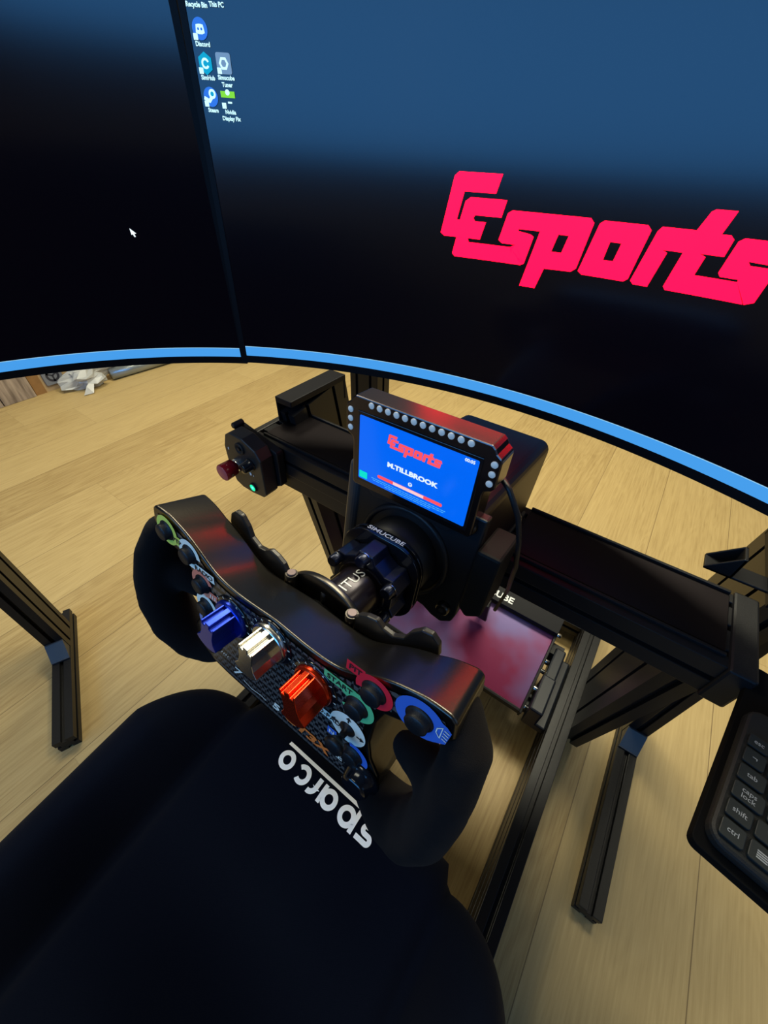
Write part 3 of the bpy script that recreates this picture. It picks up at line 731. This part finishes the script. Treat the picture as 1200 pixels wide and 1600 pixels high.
for s in (-1, 1): paddle(s)

# quick release
mb = MB(WF)
for z0, z1, r0, r1 in ((-.056, -.050, .045, .030),):
    mb.lathe([(.030, -.0505), (.0450, -.0505), (.0450, -.0560), (.030, -.0560), (.030, -.0505)], seg=56)
mb.build('hub_flange', ALUSAT, whl, bevel=.0008)
mb = MB(WF)
for a in range(0, 360, 60):
    a = R(a + 30); mb.tube([(.018 * math.cos(a), .018 * math.sin(a), -.053), (.033 * math.cos(a), .033 * math.sin(a), -.053)], .0035, 8)
mb.lathe([(.022, -.031), (.022, -.1)][::-1], seg=36); mb.build('hub_core', BLK, whl)
mb = MB(WF); mb.lathe([(.0225, -.104), (.0225, -.058), (.0215, -.0565)], seg=48); mb.lathe([(.0265, -.106), (.0265, -.1035), (.0255, -.1025)], seg=48)
cyl = mb.build('release_collar', mat('purple_black_anodised', (.013, .009, .014), .25, .5), whl)
def cylf(p): a = p[1] / .0226; return WF(((.0226 + p[2]) * math.sin(a), (.0226 + p[2]) * math.cos(a), -.060 - p[0]))
# letters run along the collar axis
fl = FlatMB(); 
def cyl_text():
    t = MB(); t.text('VITUS', .0125, (.022, .002), .0003, sx=1.15, bold=.0); return t
t_ = cyl_text(); t_.v = [tuple(cylf((p[0], -p[1] + .004, p[2]))) for p in t_.v]; t_.build('collar_lettering', WHITE, cyl)
# hexagonal adapter with lobes and bolts
def hexlobe(r_out, r_in, rot=0, wd=.30):
    o = []
    for k in range(6):
        a = R(60 * k + rot)
        for da, rr in ((-wd, r_in), (-wd * .55, r_out), (wd * .55, r_out), (wd, r_in)): o.append((rr * math.cos(a + da), rr * math.sin(a + da)))
    return o
mb = MB(WF); mb.prism(hexlobe(.0400, .0335, 30, .33), -.128, -.104); ad = mb.build('adapter', BLUEALU, whl, bevel=.0012)
for k in range(6):
    a = R(60 * k + 30); c_ = (.0345 * math.cos(a), .0345 * math.sin(a), 0)
    mb = MB(WF); mb.lathe([(.0056, -.106), (.0056, -.0965), (.0048, -.0955)], c_, 18); mb.m = 1; mb.lathe([(.0062, -.1038), (.0062, -.1030)], c_, 18)
    mb.build('bolt', [BLUEALU, CHROME], ad)
mb = MB(WF)
for h_, z0_, z1_ in ((.043, -.1395, -.1355), (.041, -.1355, -.1325), (.043, -.1325, -.1285)): mb.prism(rrect(-h_, -h_, h_, h_, .028, 10), z0_, z1_)
rg = mb.build('adapter_ring', GLOSS, whl, bevel=.0007)
mb = MB(frame(WF((0, .0432, -.134)), UA, -NA_, VA)); mb.text('SIMUCUBE', .0075, (0, 0), .0003, bold=.02, sx=1.15); mb.build('ring_lettering', WHITE, rg)
mb = MB(WF); mb.lathe([(.037, -.1465), (.037, -.1285)], seg=40); mb.build('adapter_neck', BLK, whl)

# coiled cable plug, under the hub
mb = MB(WF)
P = [(.026, -.020, -.099), (.030, -.030, -.092), (.036, -.040, -.090), (.046, -.046, -.094), (.054, -.046, -.102)]
mb.tube([(x, y, z) for x, y, z in P], [.0045, .0062, .0066, .0066, .0075], 16)
for k in range(9):
    t = k / 8; x = .050 + .006 * t; 
    mb.lathe([(.0082, 0), (.0088, .0008), (.0082, .0016)], (0, 0, 0), 16) if False else None
mb.tube([(.054, -.046, -.102), (.062, -.052, -.100), (.064, -.064, -.094), (.058, -.074, -.085), (.04, -.07, -.07), (.02, -.03, -.045)], .0022, 10)
mb.build('plug_cable', GLOSS, whl)

# ------------------------------------------------------------ dash display
TD = R(4); DU = Vector((1, 0, 0)); DV = Vector((0, math.sin(TD), math.cos(TD))); DN = Vector((0, -math.cos(TD), math.sin(TD)))
D0 = Vector((-.137, .243, .820)); DF = frame(D0, DU, DV, DN)
dash = thing('dash_display', 'small dash display with blue screen and round white lights above the wheel base', 'display', tuple(DF((0, -.07, -.01))))
hf = [(0, 23), (64, 23), (67, 20.5), (69, 17), (73.5, 14), (74.5, 11), (74.5, -12), (72, -15.5), (67, -18), (66, -22), (66, -66), (64, -69.5), (0, -69.5)]
hf = [(x / 1000, y / 1000) for x, y in hf]; dout = hf + [(-x, y) for x, y in hf[::-1][1:-1]]
mb = MB(DF); mb.prism(dout, -.024, 0); mb.prism([(x * .97, y - .001) for x, y in dout], -.026, -.024)
mb.build('display_housing', mat('display_case', (.10, .085, .09), .27, 1, .5), dash, bevel=.0012)
mb = MB(DF); mb.prism([(-.0605, .0105), (.0605, .0105), (.0605, -.0635), (-.0605, -.0635)], .0, .0008); mb.build('screen_glass', GLOSS, dash, bevel=.0004)
mb = MB(DF); mb.poly(rrect(-.058, -.0595, .058, .0075, .0015), .0011); scr = mb.build('screen', DASHBG, dash)
mb = MB(DF); mb.m = 0; logo(mb, .000150, .0015, -.0085, .0016, 0, 200); mb.m = 1; mb.text('M.TILLBROOK', .0066, (.001, -.0305), .0016, bold=.05, sx=1.25)
mb.m = 0; mb.poly(rrect(-.035, -.0497, .035, -.0462, .0017), .0015); mb.m = 2; mb.poly([(-.017, -.0496), (.016, -.0496), (.016, -.0463), (-.017, -.0463)], .0017)
mb.m = 3; mb.poly([(-.0565, -.0575), (-.047, -.0575), (-.047, -.050), (-.0565, -.050)], .0015)
mb.m = 1; mb.text('00:05', .0040, (.0505, .0045), .0016, bold=.03); mb.ring(.0014, .0022, (.001, -.0412), .0016, 0, 360, 12); mb.stroke([(-.0008, -.0402), (.001, -.0420), (.0028, -.0402)], .0005, .0016)
mb.m = 4
for y, x in ((-.0525, .042), (-.0545, .040), (-.0565, .026)):
    xx = -x
    while xx < x - .004:
        l = random.uniform(.002, .005); mb.stroke([(xx, y), (xx + l, y)], .0006, .0016); xx += l + .0006
mb.build('screen_lettering', [DASHRED, DASHW, DASHPINK, DASHT, DASHC], scr)
for i in range(12):
    mb = MB(DF); mb.lathe([(.0029, .0), (.0029, .0006), (.0026, .0009), (.0001, .0010)], (-.0465 + .00856 * i, .0185, 0), 20); mb.build('status_light', LEDOFF, dash)
for s in (-1, 1):
    for v in (.0085, -.0002, -.009):
        mb = MB(DF); mb.lathe([(.0029, .0), (.0029, .0006), (.0026, .0009), (.0001, .0010)], (s * .0692, v, 0), 20); mb.build('status_light', LEDOFF, dash)
mb = MB(DF); mb.prism([(-.05, -.069), (.05, -.069), (.043, -.077), (.012, -.074), (-.012, -.074), (-.04, -.078)], -.012, -.002)
mb.prism([(.045, -.05), (.062, -.05), (.062, -.12), (.052, -.125), (.045, -.115)], -.03, -.022); mb.prism([(-.062, -.05), (-.045, -.05), (-.045, -.115), (-.052, -.125), (-.062, -.12)], -.03, -.022)
mb.build('mounting_bracket', BLK, dash, bevel=.001)
mb = MB(); P = [Vector(p) for p in ((-.066, .268, .802), (-.056, .262, .798), (-.042, .262, .775), (-.035, .266, .745), (-.0315, .28, .70), (-.033, .30, .655), (-.036, .335, .60), (-.040, .366, .55), (-.046, .368, .50))]
mb.tube(P, .0026, 10); o = mb.build('display_cable', BLK); tag(o, 'thin black cable hanging down from the right side of the dash display', 'cable')

# ------------------------------------------------------------ emergency stop / button box
bx = thing('button_box', 'small black button box with red stop button clamped to the left beam end', 'button box', (-.54, .36, .50))
mb = MB(frame(Vector((-.540, .33, .565)), Vector((1, 0, 0)), Vector((0, 0, 1)), Vector((0, -1, 0))))
fo = [(-.049, .026), (-.038, .052), (-.022, .063), (.010, .061), (.040, .047), (.050, .030), (.046, -.048), (.036, -.059), (.004, -.063), (-.024, -.062), (-.042, -.054), (-.051, -.012)]
mb.prism(fo, -.030, .0); hb = mb.build('box_housing', mat('printed_black_plastic', (.014, .013, .012), .42, noise=.3, nscale=900), bx, bevel=.003, seg=3)
BF = frame(Vector((-.540, .33, .565)), Vector((1, 0, 0)), Vector((0, 0, 1)), Vector((0, -1, 0)))
mb = MB(BF); mb.prism([(-.036, .058), (.058, .036), (.060, .030), (.056, -.040), (.03, -.055), (-.04, -.04), (-.046, .03)], -.046, -.030); mb.build('clamp_plate', BLK, bx, bevel=.002)
mb = MB(BF); mb.lathe([(.0125, 0), (.0125, .004), (.0105, .006)], (-.022, -.006, 0), 24); st = mb.build('button_collar', CHROME, bx)
mb = MB(BF); mb.lathe([(.0100, .004), (.0100, .008), (.0155, .010), (.0165, .033), (.0155, .0345)], (-.022, -.006, 0), 32); mb.m = 1; mb.lathe([(.0153, .0346), (.0146, .0352), (.0001, .0354)], (-.022, -.006, 0), 32); mb.build('stop_button', [REDCAP, REDTOP], bx)
mb = MB(BF); mb.lathe([(.0125, 0), (.0125, .003), (.0105, .004), (.0095, .018), (.0085, .019), (.0001, .0192)], (.020, .012, 0), 24); mb.build('selector_knob', GLOSS, bx)
mb = MB(BF); mb.lathe([(.0115, 0), (.0115, .003), (.0095, .0035), (.006, .001)], (.000, .038, 0), 24); mb.lathe([(.0035, 0), (.0035, .004)], (.0, .038, 0), 16); mb.build('socket_hole', SLOT, bx)
mb = MB(BF); mb.lathe([(.0095, 0), (.0095, .002), (.0085, .003)], (.012, -.044, 0), 28); gb = mb.build('lit_button', BLK, bx)
mb = MB(BF); mb.ring(.0030, .0070, (.012, -.044), .0034, seg=28); mb.m = 1; mb.ring(0.0001, .0030, (.012, -.044), .0034, seg=20); mb.build('light_ring', [GREENL, GREENC], gb)
for q_ in ([(.010, -.010), (.015, -.008), (.016, -.014), (.011, -.016)], [(.020, -.012), (.022, -.011), (.022, -.014), (.020, -.015)], [(-.038, .026), (-.035, .028), (-.035, .022), (-.038, .021)]):
    mb = MB(BF); mb.poly(q_, .0005); mb.build('printed_mark', WHITE, bx)
mb = MB(BF); mb.lathe([(.006, -.04), (.006, -.02), (.004, -.018)], (-.034, .062, 0), 14); mb.build('clamp_screw', BLK, bx)

# ------------------------------------------------------------ monitor stands
def stand(px, py, ang, label, fl, zt=1.0, w=.04, d=.08, back=.16):
    c, s_ = math.cos(ang), math.sin(ang); a = Vector((c, s_, 0)); f = Vector((s_, -c, 0))   # f: foot direction
    root = thing('monitor_stand', label, 'monitor stand', (px, py, 0), 'monitor stands'); P0 = Vector((px, py, 0))
    mb = MB(); profile(mb, P0 + Vector((0, 0, .0405)), P0 + Vector((0, 0, zt)), tuple(a), w, d, 1, 2); mb.build('upright', ALU, root, bevel=.001)
    mb = MB(); q = P0 - f * (d / 2) ; profile(mb, q - f * back + Vector((0, 0, .02)), q + f * fl + Vector((0, 0, .02)), tuple(a), .04, .04, 1, 1); mb.build('foot_bar', ALU, root, bevel=.001)
    mb = MB(frame(P0 + f * (d / 2 + .018) + Vector((0, 0, .0405)), a, Vector((0, 0, 1)), f)); mb.prism([(-.019, 0), (.019, 0), (.019, .036), (-.019, .036)], -.0178, -.014); mb.prism([(-.019, 0), (.019, 0), (.019, .004), (-.019, .004)], -.0178, .020)
    mb.add([(-.019, .003, .020), (.019, .003, .020), (.019, .036, -.014), (-.019, .036, -.014)], [(0, 1, 2, 3)]); mb.add([(-.019, .0, -.014), (-.019, .003, .020), (-.019, .036, -.014)], [(0, 1, 2)]); mb.add([(.019, .0, -.014), (.019, .036, -.014), (.019, .003, .020)], [(0, 1, 2)])
    mb.build('corner_cover', CAP, root)
    return root
stand(.298, .622, 0, 'right monitor stand with long foot on the floor, right of the cockpit rail', .425, .80)
stand(-.975, -.055, R(67), 'left monitor stand with short foot on the floor beside the wheel', .325, 1.05, back=.05)
root = thing('monitor_stand', 'rear monitor post standing behind the beam, seen under the centre monitor', 'monitor stand', (-.665, .855, 0), 'monitor stands')
mb = MB(); profile(mb, (-.665, .875, .041), (-.665, .875, .95), (1, 0, 0), .098, .06, 2, 1); mb.build('upright', ALU, root, bevel=.001)
mb = MB(); profile(mb, (-.665, .66, .02), (-.665, 1.2, .02), (1, 0, 0), .04, .04); mb.build('foot_bar', ALU, root, bevel=.001)
mb = MB(); profile(mb, (-.665, .875, .93), (-.115, .69, .93), (0, 0, 1), .04, .04); mb.build('cross_arm', ALU, root, bevel=.001)

# ------------------------------------------------------------ keyboard tray and keyboard
KA = R(-11)
KX = Vector((math.cos(KA), math.sin(KA), 0)); KY = Vector((-math.sin(KA), math.cos(KA), 0))
KF = frame(Vector((.184, .199, .585)), KX, KY, Vector((0, 0, 1)))
tray = thing('keyboard_tray', 'black keyboard tray with rounded corner at the right edge', 'tray', tuple(KF((.2, .08, -.005))))
mb = MB(KF); mb.prism(rrect(0, -.004, .50, .215, .008), -.006, .004); mb.build('tray_board', mat('matt_tray_black', (.002, .002, .002), .8, 0, .1), tray, bevel=.001)
mb = MB(); profile(mb, (.245, .375, .558), (.42, .375, .558), (0, 1, 0), .04, .036); mb.build('tray_arm', ALU, tray, bevel=.001)
kb = thing('keyboard', 'dark grey keyboard with white key legends lying on the black tray', 'keyboard', tuple(KF((.2, .08, .004))))
KH = 0
mb = MB(KF); mb.prism(rrect(.004, .003, .44, .150, .014, 6), .0045, .0165); mb.build('keyboard_case', mat('keyboard_case_grey', (.010, .011, .011), .5, 0, .25, noise=.3, nscale=1500), kb, bevel=.003)
KEYM = mat('keycap_grey', (.009, .013, .014), .45, 0, .3); 
P_ = .0188
rows = [  # (row index, [(label, width units)...])
 (5, [('esc', 1)] + [('F%d' % i, 1) for i in range(1, 13)]),
 (4, [('¬', 1)] + [(c, 1) for c in '1234567890-='] + [('back', 2)]),
 (3, [('tab', 1.2)] + [(c, 1) for c in 'QWERTYUIOP[]']),
 (2, [('caps\nlock', 1.35)] + [(c, 1) for c in "ASDFGHJKL;'#"]),
 (1, [('shift', 1.1), ('\\', 1)] + [(c, 1) for c in 'ZXCVBNM,./'] + [('shift', 2.75)]),
 (0, [('ctrl', 1.05), ('☰', 1.05), ('alt', 1.25), ('', 6.25), ('alt', 1.25), ('fn', 1.25), ('ctrl', 1.25)])]
for ri, keys in rows:
    x = .0090; y = .0095 + ri * P_
    hgt = P_ - .0026 if ri < 5 else P_ * .72
    for lab, wu in keys:
        wd = wu * P_ - .0026
        if x + wd > .434: break
        mb = MB(KF); mb.prism(rrect(x, y, x + wd, y + hgt, .0025, 3), .0165, .0195); k_ = mb.build('keycap', KEYM, kb, bevel=.0006)
        if lab == '☰':
            mb = MB(KF); [mb.stroke([(x + .005, y + .0045 + q * .0018), (x + .0125, y + .0045 + q * .0018)], .0011, .0198) for q in range(4)]; mb.build('key_legend', mat('legend_grey', (.28, .30, .30), .5), k_)
        elif lab:
            mb = MB(KF); ls = lab.split('\n')
            for i, t in enumerate(ls): mb.text(t, .0062 if len(t) > 1 else .0075, (x + wd / 2, y + hgt / 2 + (len(ls) - 1) * .0028 - i * .0056), .0198, bold=.005)
            mb.build('key_legend', mat('legend_grey', (.28, .30, .30), .5), k_)
        x += wu * P_

# ------------------------------------------------------------ racing seat
XS = -.115; HW = .272
def yf(ax):
    if ax < .160: return .102 - .10 * max(0, ax - .13) ** 1.0 * .3
    if ax < .176: return .097 - (.176 - .160) * 0 - .018 * math.sin(math.pi * (ax - .160) / .032) ** 1
    t = min(1, (ax - .176) / (HW - .176)); return .079 - .115 * (1 - math.sqrt(max(0, 1 - t * t)))
def seat_top(ax, y):
    c = .405 - .06 * max(0, (.06 - y)) / .5
    g = math.exp(-((ax - .168) / .012) ** 2) * .012
    t = min(1, max(0, (ax - .165) / .06)); bol = .062 * (t * t * (3 - 2 * t)) * min(1, max(.15, (.10 - y) / .12))
    return c - g + bol
seat = thing('racing_seat', 'black navy fabric bucket seat with white embroidered lettering near the steering wheel', 'seat', (XS, -.2, .12))
mb = MB(); NU, NV = 90, 60; ER = .045; vs = []; fs = []
def drop(d): return 0 if d > ER else ER - math.sqrt(max(0, ER * ER - (ER - d) ** 2))
def seatz(x, y):
    ax = abs(x - XS); return seat_top(ax, y) - drop(max(0, yf(ax) - y)) - drop(max(0, HW - ax))
for i in range(NU + 1):
    u = -1 + 2 * i / NU; u = math.sin(u * math.pi / 2); ax = abs(u) * HW
    for j in range(NV + 1):
        v = j / NV; v = 1 - (1 - v) ** 1.8; y = -.50 + (yf(ax) + .50) * v; x = XS + u * HW
        vs.append((x, y, seatz(x, y)))
for i in range(NU):
    for j in range(NV):
        a = i * (NV + 1) + j; fs.append((a, a + NV + 1, a + NV + 2, a + 1))
bd = [i * (NV + 1) for i in range(NU + 1)] + [NU * (NV + 1) + j for j in range(1, NV + 1)] + [i * (NV + 1) + NV for i in range(NU - 1, -1, -1)] + [j for j in range(NV - 1, 0, -1)]
lv = [bd]
for dz, sc_ in ((.07, 1.0), (.16, .99), (.20, .93)):
    b0 = len(vs)
    for k in bd:
        x, y, z = vs[k]; vs.append((XS + (x - XS) * sc_, -.2 + (y + .2) * sc_, max(.13, min(z, .36) - dz)))
    lv.append(list(range(b0, b0 + len(bd))))
for a_, b_ in zip(lv, lv[1:]):
    n = len(bd)
    for k in range(n): fs.append((a_[k], b_[k], b_[(k + 1) % n], a_[(k + 1) % n]))
fs.append(tuple(lv[-1]))
mb.add(vs, fs, True); cu_ = mb.build('seat_cushion', FABRIC, seat)
# sparco lettering: flat layout (mm), read from in front of the seat
SP = MB()
def arc(cx, cy, r, a0, a1, n=22): return [(cx + r * math.cos(R(a0 + (a1 - a0) * k / n)), cy + r * math.sin(R(a0 + (a1 - a0) * k / n))) for k in range(n + 1)]
sw = 6.0; rr = 8.5; cy = 19.5
SP.ring(rr - sw / 2, rr + sw / 2, (144.5, cy), 0)                     # o
SP.stroke(arc(116.5, cy, rr, 52, 325, 26), sw)                         # c
SP.stroke([(90, 30.5), (90, 19)] , sw) if False else None
SP.stroke([(92.5, 8.5), (92.5, 20)] + arc(100.5, 20, 8, 180, 78, 10), sw)   # r
SP.ring(rr - sw / 2, rr + sw / 2, (71.5, cy), 0); SP.stroke([(82.5, 30.3 - .6 * k) for k in range(37)], 5.2)   # a
SP.ring(rr - sw / 2, rr + sw / 2, (43, cy), 0); SP.stroke([(31.5, 30.5 - .6 * k) for k in range(58)], 5.4)      # p
SP.stroke([(35 + 2 * k, 2.2) for k in range(62)], 4.4)                 # underline
SP.stroke([(24.5, 27.4), (18, 27.4)] + arc(10, 23.65, 3.75, 90, 270, 14) + arc(15.5, 16.15, 3.75, 90, -90, 14) + [(9, 12.4), (2.5, 12.4)], 5.4)   # s
SP.poly([(26, 5.2), (26, 1.0), (4, 1.8), (-1, 6.2), (8, 5.6)], 0)
out = MB()
def sp_fr(p):
    x = -.037 - p[0] / 1000; y = .078 - p[1] / 1000
    return Vector((x, y, seatz(x, y) + .0012))
out.v = [tuple(sp_fr(p)) for p in SP.v]; out.f = SP.f; out.sm = SP.sm; out.mi = SP.mi
out.build('embroidered_lettering', EMBR, cu_)
# backrest behind the camera
mb = MB(); vs = []; fs = []; NU2, NV2 = 30, 24
for i in range(NU2 + 1):
    u = -1 + 2 * i / NU2
    for j in range(NV2 + 1):
        v = j / NV2; wz = HW * (1 - .25 * max(0, v - .6) / .4); x = XS + wz * u
        y = -.50 - .18 * v + .07 * max(0, abs(u) - .6) / .4 * (1 - .6 * v); vs.append((x, y - .03 * abs(u) ** 8, .30 + .58 * v))
for i in range(NU2):
    for j in range(NV2):
        a = i * (NV2 + 1) + j; fs.append((a, a + 1, a + NV2 + 2, a + NV2 + 1))
mb.add(vs, fs, True); o = mb.build('backrest', FABRIC, seat); so = o.modifiers.new('thick', 'SOLIDIFY'); so.thickness = .07; so.offset = -1
